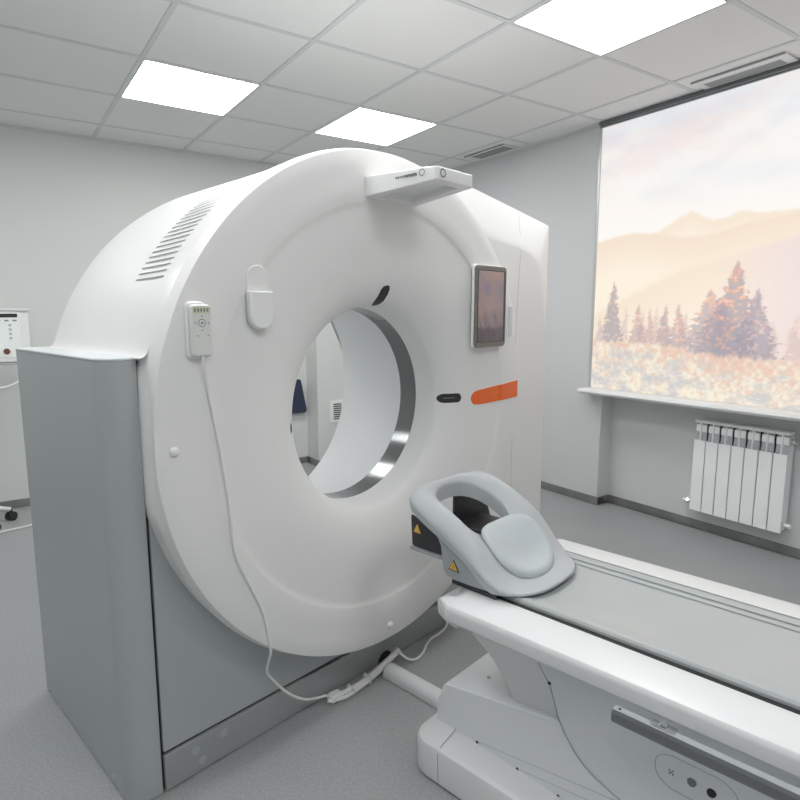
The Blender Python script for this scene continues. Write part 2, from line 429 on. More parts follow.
# radiator ----------------------------------------------------------------
ry1, ry0, rz0, rz1 = -.690, -1.190, .132, .682
RD = thing('radiator', 'white seven section aluminium radiator under the window sill', 'radiator', (2.74, -.944, .132), scanner=False)
ro = Vector((2.74, -.944, .132)); pitch = (ry1-ry0)/7
sec = None
for k in range(7):
    y = ry1 - pitch*(k+.5); h = pitch/2
    b = MB(ro)
    b.prism([(2.706, y-h+.0025, rz0+.004), (2.706, y+h-.0025, rz0+.004), (2.706, y+h-.0025, rz1-.118), (2.706, y-h+.0025, rz1-.118)], (.007, 0, 0))   # front plate
    b.box(2.713, 2.772, y-.004, y+.004, rz0, rz1-.012)                       # web
    b.box(2.716, 2.772, y-h+.008, y+h-.008, rz0+.01, rz0+.05)                # lower header
    b.box(2.718, 2.77, y-h+.005, y+h-.005, rz1-.07, rz1-.028)               # upper header
    b.box(2.708, 2.774, y-h+.001, y+h-.001, rz1-.016, rz1)                   # top cap
    b.box(2.766, 2.772, y-h+.002, y+h-.002, rz0+.02, rz1-.02)                # rear plate
    b.box(2.7075, 2.716, y-.004, y+.004, rz1-.12, rz1-.016)                    # front fin edge
    s_ = b.build('radiator_section', M['rad'], RD, bevel=.0018, segs=1)
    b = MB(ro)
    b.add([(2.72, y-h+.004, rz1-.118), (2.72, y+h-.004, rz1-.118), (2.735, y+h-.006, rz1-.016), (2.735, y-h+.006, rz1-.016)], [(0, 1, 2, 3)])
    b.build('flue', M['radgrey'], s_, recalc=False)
    if k < 6:
        b = MB(ro); b.cyl((2.733, y-h-.012, rz1-.048), (2.733, y-h+.012, rz1-.048), .011, 14); b.build('header_joint', M['dark'], s_, smooth=40)
        b = MB(ro); b.box(2.7165, 2.764, y-h-.0018, y-h+.0018, rz0+.02, rz1-.02); b.build('joint_gap', M['dark'], s_)
for y, z, dy in ((ry1+.001, rz0+.045, 1), (ry0-.001, rz0+.045, -1), (ry0-.001, rz1-.05, -1)):
    b = MB(ro)
    b.cyl((2.742, y, z), (2.742, y+dy*.018, z), .012, 14); b.cyl((2.742, y+dy*.018, z), (2.742, y+dy*.03, z), .015, 6)
    b.build('end_plug', M['chrome'] if z > .4 or dy > 0 else M['rad'], RD, smooth=40)
    if dy > 0:
        b = MB(ro); b.cyl((2.742, y+.03, z), (2.742, y+.055, z), .011, 14); b.cyl((2.742, y+.045, z), (2.789, y+.045, z), .008, 12)
        b.build('valve', M['rad'], RD, smooth=40)

# ------------------------------------------------------------------ CT gantry
UC, ZC = .375, .985
GO = (0.375, .36, 0)
GT = thing('ct_scanner_gantry', 'huge white ring shaped CT scanner gantry on a grey base with orange accent', 'CT scanner', GO)
N = 160
def ringpts(R, v, fR=None):
    out = []
    for k in range(N):
        a = 2*PI*k/N; r = R
        vv = v
        if fR: r, vv = fR(a, R, v)
        uu = UC + r*math.cos(a)
        if r > .78 and vv < .03: uu = max(uu, (-.4262 if r == .8221 else -.428) if vv > -.09 else -.440)
        out.append((uu, vv, ZC + r*math.sin(a)))
    return out
def lathe(prof, name, mt, parent, fR=None, smooth=35, off=GO):
    b = MB(off); b.grid([ringpts(R, v, fR) for R, v in prof], closed=True)
    o = b.build(name, mt, parent, smooth=smooth); return o
def sector(a):
    """1 where the disc is flush with the right shoulder cover"""
    d = math.degrees(a); d = d - 360 if d > 180 else d
    lo = min(max((d + 52)/8, 0), 1); hi = min(max((47 - d)/5, 0), 1)
    return lo*hi
def rim(a, R, v):
    if R < .8155: return R, v
    k = sector(a)
    return R, v*(1-k) + (-.0994)*k
def front_depth(r):
    """v of the front face at radius r from the bore axis"""
    return interp(r, [.338, .342, .350, .362, .385, .42, .47, .53, .59, .645, .655, .663, .668, .9],
                     [.085, .0, -.018, -.033, -.050, -.066, -.079, -.087, -.0915, -.0945, -.0955, -.0985, -.1, -.1])
prof = [(.3405, .085), (.341, .06), (.3415, .03), (.3425, .0), (.345, -.01), (.350, -.018), (.356, -.0265), (.362, -.033), (.372, -.0415), (.385, -.050), (.402, -.059), (.42, -.066), (.445, -.0735), (.47, -.079), (.50, -.0835), (.53, -.087), (.56, -.0895), (.59, -.0915), (.62, -.0932), (.645, -.0945), (.655, -.0955), (.663, -.0985), (.668, -.1),
        (.72, -.1), (.77, -.1), (.8145, -.1), (.8162, -.0992), (.8172, -.0972), (.8262, -.066), (.8262, -.062)]
lathe(prof, 'front_cover', M['cover'], GT, rim, smooth=27)
# seam groove + barrel
def brl(a, R, v): return R, v
lathe([(.8221, -.0635), (.8221, -.056)], 'cover_seam', M['icon'], GT)
housing = lathe([(.8262, -.062), (.820, -.0625)], 'cover_lip', M['cover'], GT)
housing = lathe([(.8240, -.0617), (.8245, -.05), (.822, 0), (.818, .05), (.814, .15), (.812, .3), (.811, .5), (.809, .66), (.804, .70), (.79, .725), (.77, .734), (.56, .734)], 'barrel_housing', M['gantry'], GT, smooth=40)
lathe([(.56, .734), (.544, .733), (.50, .66), (.43, .48), (.375, .30), (.345, .19), (.3405, .168)], 'bore_tunnel', M['tunnel'], GT, smooth=50)
lathe([(.340, .168), (.340, .085)], 'bore_ring', M['metal'], GT)
# air vents on the barrel
b = MB(GO)
for k in range(22):
    a = math.radians(149.7 - k*1.34)
    for (v0, v1) in ((.026, .205),):
        rows = []
        for v in (v0, v1):
            R = interp(v, [.0, .05, .15, .3], [.822, .818, .814, .812]) + .0006
            rows.append([(UC + R*math.cos(a+d), v, ZC + R*math.sin(a+d)) for d in (-.0032, .0032)])
        b.grid(rows)
b.build('vent_slots', mat('slot_grey', (118, 122, 124), .6), GT, recalc=False)
# base: left cabinet with a rounded front edge, low plinth, front panel, kick panel
def outline_cab(u0, u1, v0, v1, r):
    pts = [(u1, v0)]
    pts.append((u1, v1)); pts.append((u0 + .011, v1))
    for k in range(9):
        a = PI + (PI/2)*k/8
        pts.append((u0 + r + r*math.cos(a), v0 + r + r*math.sin(a)))
    return pts
b = MB(GO); b.prism([(u, v, 0.004) for u, v in outline_cab(-.512, -.43, 0, .734, .07)], (0, 0, 1.186)); b.build('base_pillar', M['grey'], GT, smooth=30)
b = MB(GO); b.prism([(u, v, 1.19) for u, v in outline_cab(-.513, -.2, -.001, .735, .071)], (0, 0, .008)); b.build('base_cap', mat('cap_grey_white', (206, 211, 212), .4), GT, smooth=30, bevel=.003)
b = MB(GO); b.box(-.43, -.2, .012, .734, .004, 1.19); b.box(-.2, 1.3, .012, .734, .004, .40); b.build('base_core', M['dark'], GT)
b = MB(GO)
b.prism([(-.421, 0, .12), (1.16, 0, .12), (1.16, 0, .44), (-.17, 0, .44), (-.17, 0, 1.185), (-.421, 0, 1.185)], (0, .012, 0)); b.build('front_panel', M['grey'], GT, bevel=.002, segs=1)
b = MB(GO); b.box(-.421, 1.40, -.002, .012, .003, .110); b.build('kick_panel', M['kick'], GT, bevel=.003)
for u, z in ((-.33, .075), (-.24, .082), (-.31, .035)):
    b = MB(GO); b.cyl((u, -.0022, z), (u, .0, z), .013, 18); b.build('screw_cap', M['grey'], GT, smooth=40)
for v in (.12, .66):
    b = MB(GO); b.cyl((-.5135, v, .035), (-.511, v, .035), .006, 12); b.build('screw', M['chrome'], GT, smooth=40)
# fillet where the barrel meets the base cap
b = MB(GO); rows = []
for v in np.linspace(-.045, .70, 16):
    r_ = interp(v, [-.05, 0, .05, .15, .3, .5, .66, .7], [.8245, .822, .818, .814, .812, .811, .809, .804]); row = []
    for k in range(8):
        q = k/7; z = 1.1975 + .034*q**2.0; uu = UC - math.sqrt(r_*r_ - (z-ZC)**2) - .020*(1-q)**2.2
        row.append((uu, v, z))
    rows.append(row)
b.grid(rows); b.build('barrel_fillet', M['gantry'], GT, smooth=60)
# right shoulder cover
vf, vb = -.0996, -.045
crease = [(.900, 1.560), (.935, 1.588), (1.04, 1.579), (1.157, 1.567), (1.225, 1.553), (1.275, 1.530), (1.312, 1.495), (1.334, 1.44), (1.36, 1.34), (1.388, 1.228), (1.396, .9), (1.398, .12)]
outer = [(.62, 1.817), (.72, 1.804), (.875, 1.783), (1.157, 1.745), (1.30, 1.725), (1.40, 1.711), (1.478, 1.700), (1.489, 1.694), (1.491, 1.60), (1.491, 1.3), (1.491, .9), (1.491, .12)]
def dense(p, n=6):
    q = []
    for i in range(len(p)-1):
        for k in range(n): t_ = k/n; q.append((p[i][0]*(1-t_)+p[i+1][0]*t_, p[i][1]*(1-t_)+p[i+1][1]*t_))
    return q + [p[-1]]
cr, ou = dense(crease), dense(outer)
b = MB(GO)
rows = []
for q, bul in ((0, 0), (.06, .35), (.2, .16), (.5, .05), (.8, 0), (.94, 0), (1, 0)):
    row = []
    for (cu, cz), (ouu, oz) in zip(cr, ou):
        vv = vf + (vb - vf)*max(0, (q - .04)/.96)
        row.append((cu + (ouu-cu)*q, vv, cz + (oz-cz)*q))
    rows.append(row)
rows.append([(u_ - .0, vb + .012, z_) for u_, z_ in ou])
rows.append([(u_ - .0, .70, z_) for u_, z_ in ou])
b.grid(rows)
# flat front
nf = len(cr)
inner = [(.75, 1.588)]*1
front = [(cu, vf, cz) for cu, cz in cr] + [(1.05, vf, .12), (1.05, vf, .42)] + [(UC+.745*math.cos(a), vf, ZC+.745*math.sin(a)) for a in np.linspace(math.radians(-42), math.radians(46), 30)]
b.poly(front)
b.poly([(u_, .70, z_) for u_, z_ in ou] + [(1.05, .70, .12), (.95, .7, 1.0), (.62, .7, 1.6)])
b.build('shoulder_cover', M['cover'], GT, smooth=28)
# shoulder wall that fills the wedge between disc rim and chamfer
# seam lines on the shoulder
seam_m = mat('seam_grey', (150, 152, 152), .6)
for pts, dv in (([(1.165, vf, 1.558), (1.158, vf, 1.50), (1.152, vf, 1.4), (1.146, vf, 1.30), (1.143, vf, 1.18)], -.0006), ([(1.1365, vf, .77), (1.1365, vf, .13)], -.0006),
                ([(1.165+.057*q, vf+(vb-vf)*max(0, (q-.04)/.96), 1.558+.179*q) for q in np.linspace(0, 1, 11)], -.0012)):
    b = MB(GO); b.grid([[(u_-.0011, v_+dv, z_) for u_, v_, z_ in pts], [(u_+.0011, v_+dv, z_) for u_, v_, z_ in pts]])
    b.build('shoulder_seam', seam_m, GT, recalc=False)
# orange accent, black sensor windows
def plate(pts2, v0, v1, name, mt, parent, off=GO, bevel=.001):
    b = MB(off); b.prism([(u_, v0, z_) for u_, z_ in pts2], (0, v1-v0, 0)); return b.build(name, mt, parent, smooth=30, bevel=bevel, segs=1)
def onface(u_, z_, lift): return (u_, front_depth(math.hypot(u_-UC, z_-ZC)) - lift, z_)
def draped(name, outline, mt, lift=.0015, nr=6, parent=None, off=GO):
    """a patch that follows the funnel-shaped front face"""
    outline = np.array(outline, float); c = (outline.max(0)+outline.min(0))/2; b = MB(off); rows = []
    q_ = []
    for i in range(len(outline)):
        p0, p1 = outline[i], outline[(i+1) % len(outline)]; m_ = max(1, int(np.hypot(*(p1-p0))/.006))
        q_ += [p0 + (p1-p0)*k/m_ for k in range(m_)]
    outline = q_
    for q in np.linspace(1, .02, nr): rows.append([onface(c[0]+(p_[0]-c[0])*q, c[1]+(p_[1]-c[1])*q, lift) for p_ in outline])
    b.grid([[onface(p_[0], p_[1], -.004) for p_ in outline]] + rows, closed=True)
    return b.build(name, mt, parent or GT, smooth=40)
draped('orange_accent', [(1.164, 1.019), (1.1, 1.0145), (1.03, 1.0095), (.96, 1.0045), (.90, 1.0), (.875, .995), (.861, .985), (.855, .970), (.860, .955), (.873, .944), (.90, .9415), (.96, .9425), (1.03, .9445), (1.1, .9465), (1.164, .9485)], M['orange'], .003, 14)
sw = draped('sensor_window', rrect(.722, .806, .9595, .9955, .0178), M['black'], .0018, 10)
b = MB(GO)
for k in range(9):
    uu = .738 + k*.0045; b.add([onface(uu, .981, .0026), onface(uu+.0028, .981, .0026), onface(uu+.0028, .976, .0026), onface(uu, .976, .0026)], [(0, 1, 2, 3)])
b.build('sensor_lettering', M['icon'], sw, recalc=False)
draped('laser_window', [(.3955, 1.3955), (.402, 1.3955), (.4084, 1.3930), (.413, 1.382), (.4115, 1.3614), (.409, 1.3445), (.4027, 1.333), (.390, 1.3275), (.3778, 1.3284), (.3705, 1.335), (.3685, 1.3429), (.3722, 1.3607), (.3750, 1.3817), (.3826, 1.3925)], M['black'], .003, 10)
draped('laser_window', [(.0045 + .0065*math.cos(a), .965 + .016*math.sin(a)) for a in np.linspace(0, 2*PI, 18)[:-1]], M['black'])
for u_, z_ in ((-.393, .97), (.368, .214)):
    b = MB(GO); b.grid([[(u_ + .013*math.cos(h_)*math.cos(a), -.1 - .011*math.sin(h_), z_ + .013*math.cos(h_)*math.sin(a)) for a in np.linspace(0, 2*PI, 17)[:-1]] for h_ in np.linspace(0, PI/2-.01, 6)], closed=True)
    b.build('cover_button', M['gantry'], GT, smooth=60)
# hook plate on the upper left of the ring
pl = rrect(-.172, -.102, 1.26, 1.43, .034)
plate(pl, -.098, -.1035, 'hook_plate', M['cover'], GT, bevel=.002)
pl = [(-.100, 1.362)] + [(-.1375 + .0375*math.cos(a), 1.30 + .0375*math.sin(a)) for a in np.linspace(0, -PI, 16)] + [(-.175, 1.362)]
plate(pl, -.1, -.122, 'hook_pad', M['gantry'], GT, bevel=.004)
# latch next to the tablet
plate(rrect(1.066, 1.112, 1.204, 1.336, .004), -.0985, -.1025, 'latch_plate', M['gantry'], GT, bevel=.001)
plate(rrect(1.078, 1.104, 1.21, 1.33, .004), -.1025, -.1055, 'latch_tab', M['laser'], GT, bevel=.001)
# overhead bracket: loop-shaped laser / camera arm
u0, u1, va, vz = .262, .445, -.099, -.372
b = MB(GO)
zt, zb = 1.706, 1.660
lft = [(u0, va), (u0+.012, vz+.01), (u0+.02, vz), (u1-.006, vz), (u1, vz+.006), (u1+.05, va)]
inn = [(u0+.035, va-.028), (u0+.042, vz+.034), (u0+.042, vz+.034), (u1-.03, vz+.034), (u1-.03, vz+.034), (u1+.005, va-.028)]
def zt_(v): return interp(v, [vz, va], [1.705, 1.717])
def zb_(v): return interp(v, [vz, va], [1.668, 1.655])
n = 6
V_ = [(p_[0], p_[1], zt_(p_[1])) for p_ in lft] + [(p_[0], p_[1], zb_(p_[1])) for p_ in lft] + [(p_[0], p_[1], zb_(p_[1])) for p_ in inn] + [(p_[0], p_[1], zb_(p_[1]) + .022) for p_ in inn]
F_ = [tuple(range(6))]
for i in range(6):
    j = (i+1) % 6
    F_ += [(i, j, 6+j, 6+i), (6+i, 6+j, 12+j, 12+i), (12+i, 12+j, 18+j, 18+i)]
F_.append((18, 19, 20, 21, 22, 23)[::-1])
b.add(V_, F_)
br = b.build('overhead_bracket', M['gantry'], GT, bevel=.004)
b = MB(GO)
for k, a in enumerate(np.linspace(0, 2*PI, 25)[:-1]):
    pass
ring = lambda c, ax, r0, r1: [[tuple(Vector(c) + ax[0]*(r*math.cos(a)) + ax[1]*(r*math.sin(a))) for a in np.linspace(0, 2*PI, 25)[:-1]] for r in (r0, r1)]
b.grid(ring((u0+.037, vz-.0012, 1.688), (Vector((1, 0, 0)), Vector((0, 0, 1))), .0085, .0125), closed=True)
b.build('bracket_symbol', M['bezel'], br, recalc=False)
b = MB(GO)
b.grid(ring((u0+.0062, vz+.05, 1.693), (Vector((.05, -.9988, 0)), Vector((0, 0, 1))), .0075, .0105), closed=True)
for k, wd in enumerate((.008, .006, .004, .004, .009, .008, .006, .009, .008, .006)):
    v_ = -.225 - k*.0082
    b.box(u0+.0062+.004, u0+.0045, v_-wd*.42, v_+wd*.36, 1.690-.0028*(k % 2)*.5, 1.6955, rot=None)
b.build('bracket_lettering', M['icon'], br)
# tablet docked on the right of the ring (can be lifted away)
TB = thing('control_tablet', 'upright tablet with olive grey bezel docked on the scanner front above the orange bar', 'tablet', (.945, -.1, 1.17))
TO = (.945, -.1, 1.17)
plate(rrect(.818, 1.026, 1.167, 1.487, .018), -.1012, -.113, 'tablet_back', M['gantry'], TB, TO, .003)
plate(rrect(.818, 1.022, 1.172, 1.484, .016), -.113, -.126, 'tablet_bezel', M['bezel'], TB, TO, .003)
plate(rrect(.8265, 1.0145, 1.191, 1.467, .003), -.1255, -.1268, 'screen_edge', M['black'], TB, TO, 0)
def screen_reflection(a, c):  # window reflection painted into the screen colours, which also glow faintly
    n1 = fbm(a*3+2, c*4, 4, 51); n2 = fbm(a*7, c*3, 4, 61)
    L = lambda *q: np.array(q, float)
    mixc = lambda p_, q, k: p_*(1-k[..., None]) + q*k[..., None]
    col = mixc(np.broadcast_to(L(150, 126, 118), a.shape+(3,)).copy(), L(122, 112, 128), np.clip((n1-.42)*3.5, 0, 1))
    col = mixc(col, L(180, 140, 124), np.clip((fbm(a*2.4, c*5+3, 3, 71)-.5)*3, 0, 1)*np.clip(c*1.6-.1, 0, 1))
    col = mixc(col, L(108, 112, 128), np.clip((a-.55)*2, 0, 1)*np.clip(.9-abs(c-.72)*3, 0, 1))
    st = np.clip((fbm(a*9+c*2, c*2.2, 3, 81)-.42)*3, 0, 1)
    low = np.clip((.5-c)*2.6, 0, 1)
    col = mixc(col, mixc(np.broadcast_to(L(78, 74, 78), col.shape).copy(), L(170, 140, 124), st), low)
    tr = np.clip((.16 + .12*fbm(a*16, a*0, 3, 91) - c)*16, 0, 1)
    col = mixc(col, L(44, 42, 48), tr*.85)
    return col
print_grid('screen', attr_mat('tablet_screen', .38, .3, .2, .6), TB, lambda a, c: np.stack([(.8285 + a*.172) - TO[0], np.full_like(a, -.1274 - TO[1]), 1.193 + c*.270 - TO[2]], -1), 60, 92, screen_reflection)

# hand remote in its cradle, with cable -------------------------------------
RM = thing('hand_remote', 'small white corded hand remote hanging in its cradle on the scanner left side', 'remote', (-.315, -.11, 1.2))
RO = (-.315, -.11, 1.2)
plate(rrect(-.3505, -.2955, 1.194, 1.333, .014), -.1012, -.110, 'cradle', M['gantry'], RM, RO, .004)
plate(rrect(-.3435, -.2905, 1.199, 1.326, .010), -.1105, -.126, 'remote_body', mat('remote_white', (214, 216, 212), .4), RM, RO, .004)
plate(rrect(-.3395, -.2945, 1.304, 1.320, .002), -.1245, -.1268, 'remote_display', M['lcd'], RM, RO, 0)
b = MB(RO)
for k in range(5): b.box(-.3365+k*.0082, -.3320+k*.0082, -.1273, -.1266, 1.308, 1.316)
b.build('display_digits', M['icon'], RM)
b = MB(RO); uc, zc = -.317, 1.281
b.grid(ring((uc, -.1266, zc), (Vector((1, 0, 0)), Vector((0, 0, 1))), .0080, .0100), closed=True)
b.build('navigation_ring', M['icon'], RM, recalc=False); b = MB(RO)
b.grid(ring((uc, -.1266, zc), (Vector((1, 0, 0)), Vector((0, 0, 1))), .0001, .0032), closed=True)
for du, dz in ((.017, 0), (-.017, 0), (0, .017), (0, -.017), (-.013, -.03), (.015, -.03)):
    b.add([(uc+du-.0025, -.1266, zc+dz-.002), (uc+du+.0025, -.1266, zc+dz-.002), (uc+du, -.1266, zc+dz+.0025)], [(0, 1, 2)])
b.build('keypad', M['icon'], RM, recalc=False)
path = [(-.316, -.119, 1.2), (-.3125, -.118, 1.175), (-.298, -.106, 1.114), (-.283, -.1045, 1.03), (-.267, -.1045, .928), (-.250, -.1045, .79), (-.245, -.1045, .705), (-.232, -.1045, .64), (-.198, -.1045, .562), (-.159, -.1045, .467), (-.142, -.1045, .38), (-.136, -.103, .335), (-.125, -.075, .29),
        (-.112, -.045, .235), (-.085, -.04, .19), (-.03, -.04, .12), (.03, -.04, .07), (.085, -.035, .045), (.12, -.035, .035), (.14, -.03, .02)]
b = MB(RO); b.tube(spline(path, 6), .0042, 10); b.build('remote_cable', M['cable'], RM, smooth=60)
# bundled cable on the floor along the base
CB = thing('cable_bundle', 'white cable tied in a flat bundle on the floor along the scanner base', 'cable', (.3, -.04, 0))
BO = (.3, -.04, 0)
b = MB(BO)
for k, (du, dv, dz) in enumerate(((0, 0, 0), (.01, -.010, 0), (-.012, -.018, .001), (.004, -.006, .009), (-.004, -.014, .010))):
    pts = [(.135+du, -.036+dv*.4, .016+dz), (.2+du, -.040+dv+.004*math.sin(k*2), .008+dz), (.28+du, -.042+dv-.004*math.sin(k*3), .009+dz), (.36+du, -.040+dv, .0085+dz+.012), (.42+du, -.038+dv*.6, .03+dz), (.465+du, -.045+dv*.5, .05+dz)]
    b.tube(spline(pts, 6), .0072, 8)
b.build('coiled_cable', M['cable'], CB, smooth=60)
b = MB(BO); b.box(.135, .18, -.058, -.026, .004, .032, rot=Matrix.Rotation(-.1, 3, 'Z')); b.build('cable_end_sleeve', M['cable'], CB, bevel=.006)
for u_, h_ in ((.22, .027), (.30, .030)):
    b = MB(BO); b.box(u_, u_+.010, -.068, -.030, .002, h_); b.build('cable_tie', M['tablew'], CB, bevel=.004)
b = MB(BO); b.tube(spline([(.46, -.05, .055), (.49, -.075, .02), (.53, -.085, .006), (.58, -.075, .006), (.63, -.05, .006), (.68, -.035, .006), (.73, -.034, .006), (.775, -.03, .012), (.80, -.02, .03), (.80, -.014, .04)], 6), .0048, 8); b.build('tail_cable', M['cable'], CB, smooth=60)
b = MB(BO); b.cyl((.80, -.03, .042), (.80, -.0025, .046), .008, 12); b.build('plug', M['black'], CB, smooth=40)
# cable duct between gantry and couch
CD = MB((.398, -.16, 0)); 
dp = [(.366, 0), (.366, .014), (.372, .028), (.384, .036), (.398, .039), (.412, .036), (.424, .028), (.430, .014), (.430, 0)]
CD.prism([(u_, -.066, .0005+z_) for u_, z_ in dp], (0, -.338, 0))
cdo = CD.build('cable_duct', M['tablew'], smooth=40)
cdo.location = w(.398, -.16, 0); cdo.rotation_euler = (0, 0, ANG); tag(cdo, 'white rounded floor cable duct running from scanner base to couch pedestal', 'cable duct')
b = MB(GO); b.grid([[(.442 + r*math.cos(a), -.0026, .006 + r*math.sin(a)*1.0) for a in np.linspace(0, PI, 15)] for r in (.001, .036)]); b.build('cable_hole', M['dark'], GT, recalc=False)

# ------------------------------------------------------------------ patient couch
TBO = (.375, -1.2, 0)
PT = thing('patient_table', 'white patient couch with grey concave tabletop sliding towards the scanner bore', 'examination table', TBO)
VE = -2.55     # far (viewer's) end of the couch
ZT = .575
def mir(u_): return 2*UC - u_
# side frame: swept section, near side, closed round the nose at the gantry end
sec = [(.187, ZT-.03), (.187, ZT), (.078, ZT), (.071, ZT-.002), (.067, ZT-.007), (.0655, ZT-.015), (.066, ZT-.030), (.067, ZT-.040), (.072, ZT-.045), (.095, ZT-.060), (.12, ZT-.080), (.125, ZT-.085), (.2, ZT-.085)]
def sweep_section(off, v_):  return [(u_, v_, z_) for u_, z_ in off]
rows = []
VN = -.520
def nose_rows(side):
    rows = []
    # quarter-round in plan at the nose
    for k in range(9):
        a = PI/2*k/8; rr_ = .06
        row = []
        for (u_, z_) in sec:
            o_ = u_ - .064                       # distance in from outer face
            f = min(o_/.09, 1)
            dv = (1-math.sin(a))
            cu = .064 + o_ + .045*(1-math.sin(a))*(1-f) 
            zz = z_
            # the front bottom lifts in a soft curve
            lift = (1-math.sin(a))**2*.022
            row.append((cu, VN - rr_*math.sin(a), min(z_, ZT - lift) if z_ > ZT-.03 else max(z_, ZT-.085+lift)))
        rows.append(row)
    rows.append([(u_, VE, z_) for u_, z_ in sec])
    return rows
R1 = nose_rows(0)
for side in (0, 1):
    b = MB(TBO); rr = [[(mir(u_) if side else u_, v_, z_) for u_, v_, z_ in r] for r in R1]
    b.grid(rr); b.poly(rr[0]); b.poly(rr[-1])
    o = b.build('side_rail', M['tablew'], PT, smooth=35)
# nose bar across the front
b = MB(TBO)
ns_ = [(VN-.06*math.sin(a), ZT-.022*(1-math.sin(a))**2) for a in np.linspace(PI/2, 0, 9)] + [(VN+.003, ZT-.035), (VN+.003, ZT-.05)] + [(VN-.06*math.sin(a), ZT-.085+.022*(1-math.sin(a))**2) for a in np.linspace(0, PI/2, 9)]
b.prism([(.115, v_, z_) for v_, z_ in ns_], (2*(UC-.115), 0, 0)); b.build('nose_bar', M['tablew'], PT, smooth=50)
# deck under the tabletop
b = MB(TBO); b.box(.184, mir(.184), VE, VN-.03, ZT-.085, ZT+.003); b.build('table_deck', M['dark'], PT)
# tabletop, concave
prof_t = [(.193, ZT+.0032), (.1925, ZT+.011), (.196, ZT+.0165), (.205, ZT+.018), (.225, ZT+.0125), (.26, ZT+.0085), (.31, ZT+.006), (.375, ZT+.005)]
prof_t = prof_t + [(mir(u_), z_) for u_, z_ in prof_t[::-1][1:]]
b = MB(TBO); b.grid([[(u_, v_, z_) for u_, z_ in prof_t] for v_ in (VN-.04, -.8, -1.2, -1.8, VE+.01)])
b.build('tabletop', M['top'], PT, smooth=30)
b = MB(TBO)
for u_, z_, hw_ in ((mir(.226), ZT+.0125, .0035), (mir(.25), ZT+.0099, .002), (mir(.199), ZT+.0172, .003)):
    b.add([(u_-hw_, VN-.05, z_+.0012), (u_+hw_, VN-.05, z_+.0012), (u_+hw_, VE+.02, z_+.0012), (u_-hw_, VE+.02, z_+.0012)], [(0, 1, 2, 3)])
b.build('tabletop_grooves', M['topdark'], PT, recalc=False)
# lift column / pedestal
def taper(b, rings_, closed=True):
    b.grid(rings_, closed=True); b.poly(rings_[0][::-1]); b.poly(rings_[-1])
def plan(u0_, v0_, v1_, r, z, cut=0, n=5):
    """plan outline symmetric about the couch axis, rounded corners at the gantry end"""
    u1_ = mir(u0_); pts = [(u0_, v1_)]
    for k in range(n+1):
        a = PI - PI/2*k/n; pts.append((u0_+r+r*math.cos(a), v0_-r+r*math.sin(a)))
    for k in range(n+1):
        a = PI/2 - PI/2*k/n; pts.append((u1_-r+r*math.cos(a), v0_-r+r*math.sin(a)))
    pts.append((u1_, -.95)); pts.append((u1_, v1_)); pts.insert(1, (u0_, -.95)); return [(u_, v_, z) for u_, v_ in pts]
b = MB(TBO)
lev = [(0.002, .118, -.425, .055), (.010, .112, -.420, .058), (.098, .108, -.420, .060), (.110, .112, -.424, .06), (.116, .122, -.43, .06), (.136, .20, -.45, .06), (.14, .26, -.5, .05)]
taper(b, [[(u2_, v2_, max(z_ - (.062*max(0, -.45-v2_) if z > .13 else 0), .112 if z > .13 else 0)) for u2_, v2_, z_ in plan(u_, v_, VE+.1, r, z)] for z, u_, v_, r in lev]); b.build('floor_base', M['tablew'], PT, smooth=25)
b = MB(TBO); b.add([(.1070, -.528, .099), (.1070, -.526, .099), (.1110, -.5265, .008), (.1110, -.5285, .008)], [(0, 1, 2, 3)])
b.add([(.1075, -.528, .1), (.1075, -.526, .1), (.12, -.526, .1163), (.12, -.528, .1163)], [(0, 1, 2, 3)])
b.add([(.12, -.528, .1166), (.12, -.526, .1166), (.19, -.526, .1345), (.19, -.528, .1345)], [(0, 1, 2, 3)])
b.build('base_seam', M['icon'], PT, recalc=False)
# sloping front wedge
b = MB(TBO)
lv = [(.104, -.450, .01), (.19, -.456, .012), (.24, -.474, .014), (.256, -.487, .014)]
def wedge_ring(z, v0_, r):
    pts = plan(.19, v0_, -1.05, r, z)
    return pts
rings_ = []
for z, v0_, r in lv:
    ring_ = plan(.19, v0_, -1.1, r, z)
    if z > .2:   # the top follows a slope rising away from the gantry
        ring_ = [(u_, v_, z + max(0, (v0_-v_))*.172*((z-.2)/.056)) for u_, v_, z_ in ring_]
    rings_.append(ring_)
taper(b, rings_); b.build('pedestal_wedge', M['tableg'], PT, smooth=25, bevel=.004)
for v_, z_, r_ in ((-.60, .1265, .0042), (-.727, .1185, .0042), (-.843, .1115, .0042)):
    b = MB(TBO); b.cyl((.1905, v_, z_+.006), (.1885, v_, z_+.006), r_, 10); b.build('screw', M['black'], PT)
b = MB(TBO); b.cyl((.279, -.575, .268), (.279, -.575, .2735), .006, 12); b.build('screw_cap', M['top'], PT)
b = MB(TBO)
b.add([(.1894, -.60, .136), (.1894, -1.05, .205), (.1894, -1.05, .202), (.1894, -.60, .134)], [(0, 1, 2, 3)])
b.add([(.1894, -.73, .127), (.1894, -1.05, .175), (.1894, -1.05, .172), (.1894, -.73, .125)], [(0, 1, 2, 3)])
b.build('pedestal_seams', mat('faint_seam', (186, 190, 190), .5), PT, recalc=False)
# lift cover under the couch, concave front
b = MB(TBO); rings_ = []
for q in np.linspace(0, 1, 9):
    z = .26 + q*(ZT-.08-.26)
    f = q**1.7
    rings_.append(plan(.215 - .085*f, -.66 + .11*f, -1.4, .06, z))
taper(b, rings_); b.build('lift_cover', M['tablew'], PT, smooth=40)
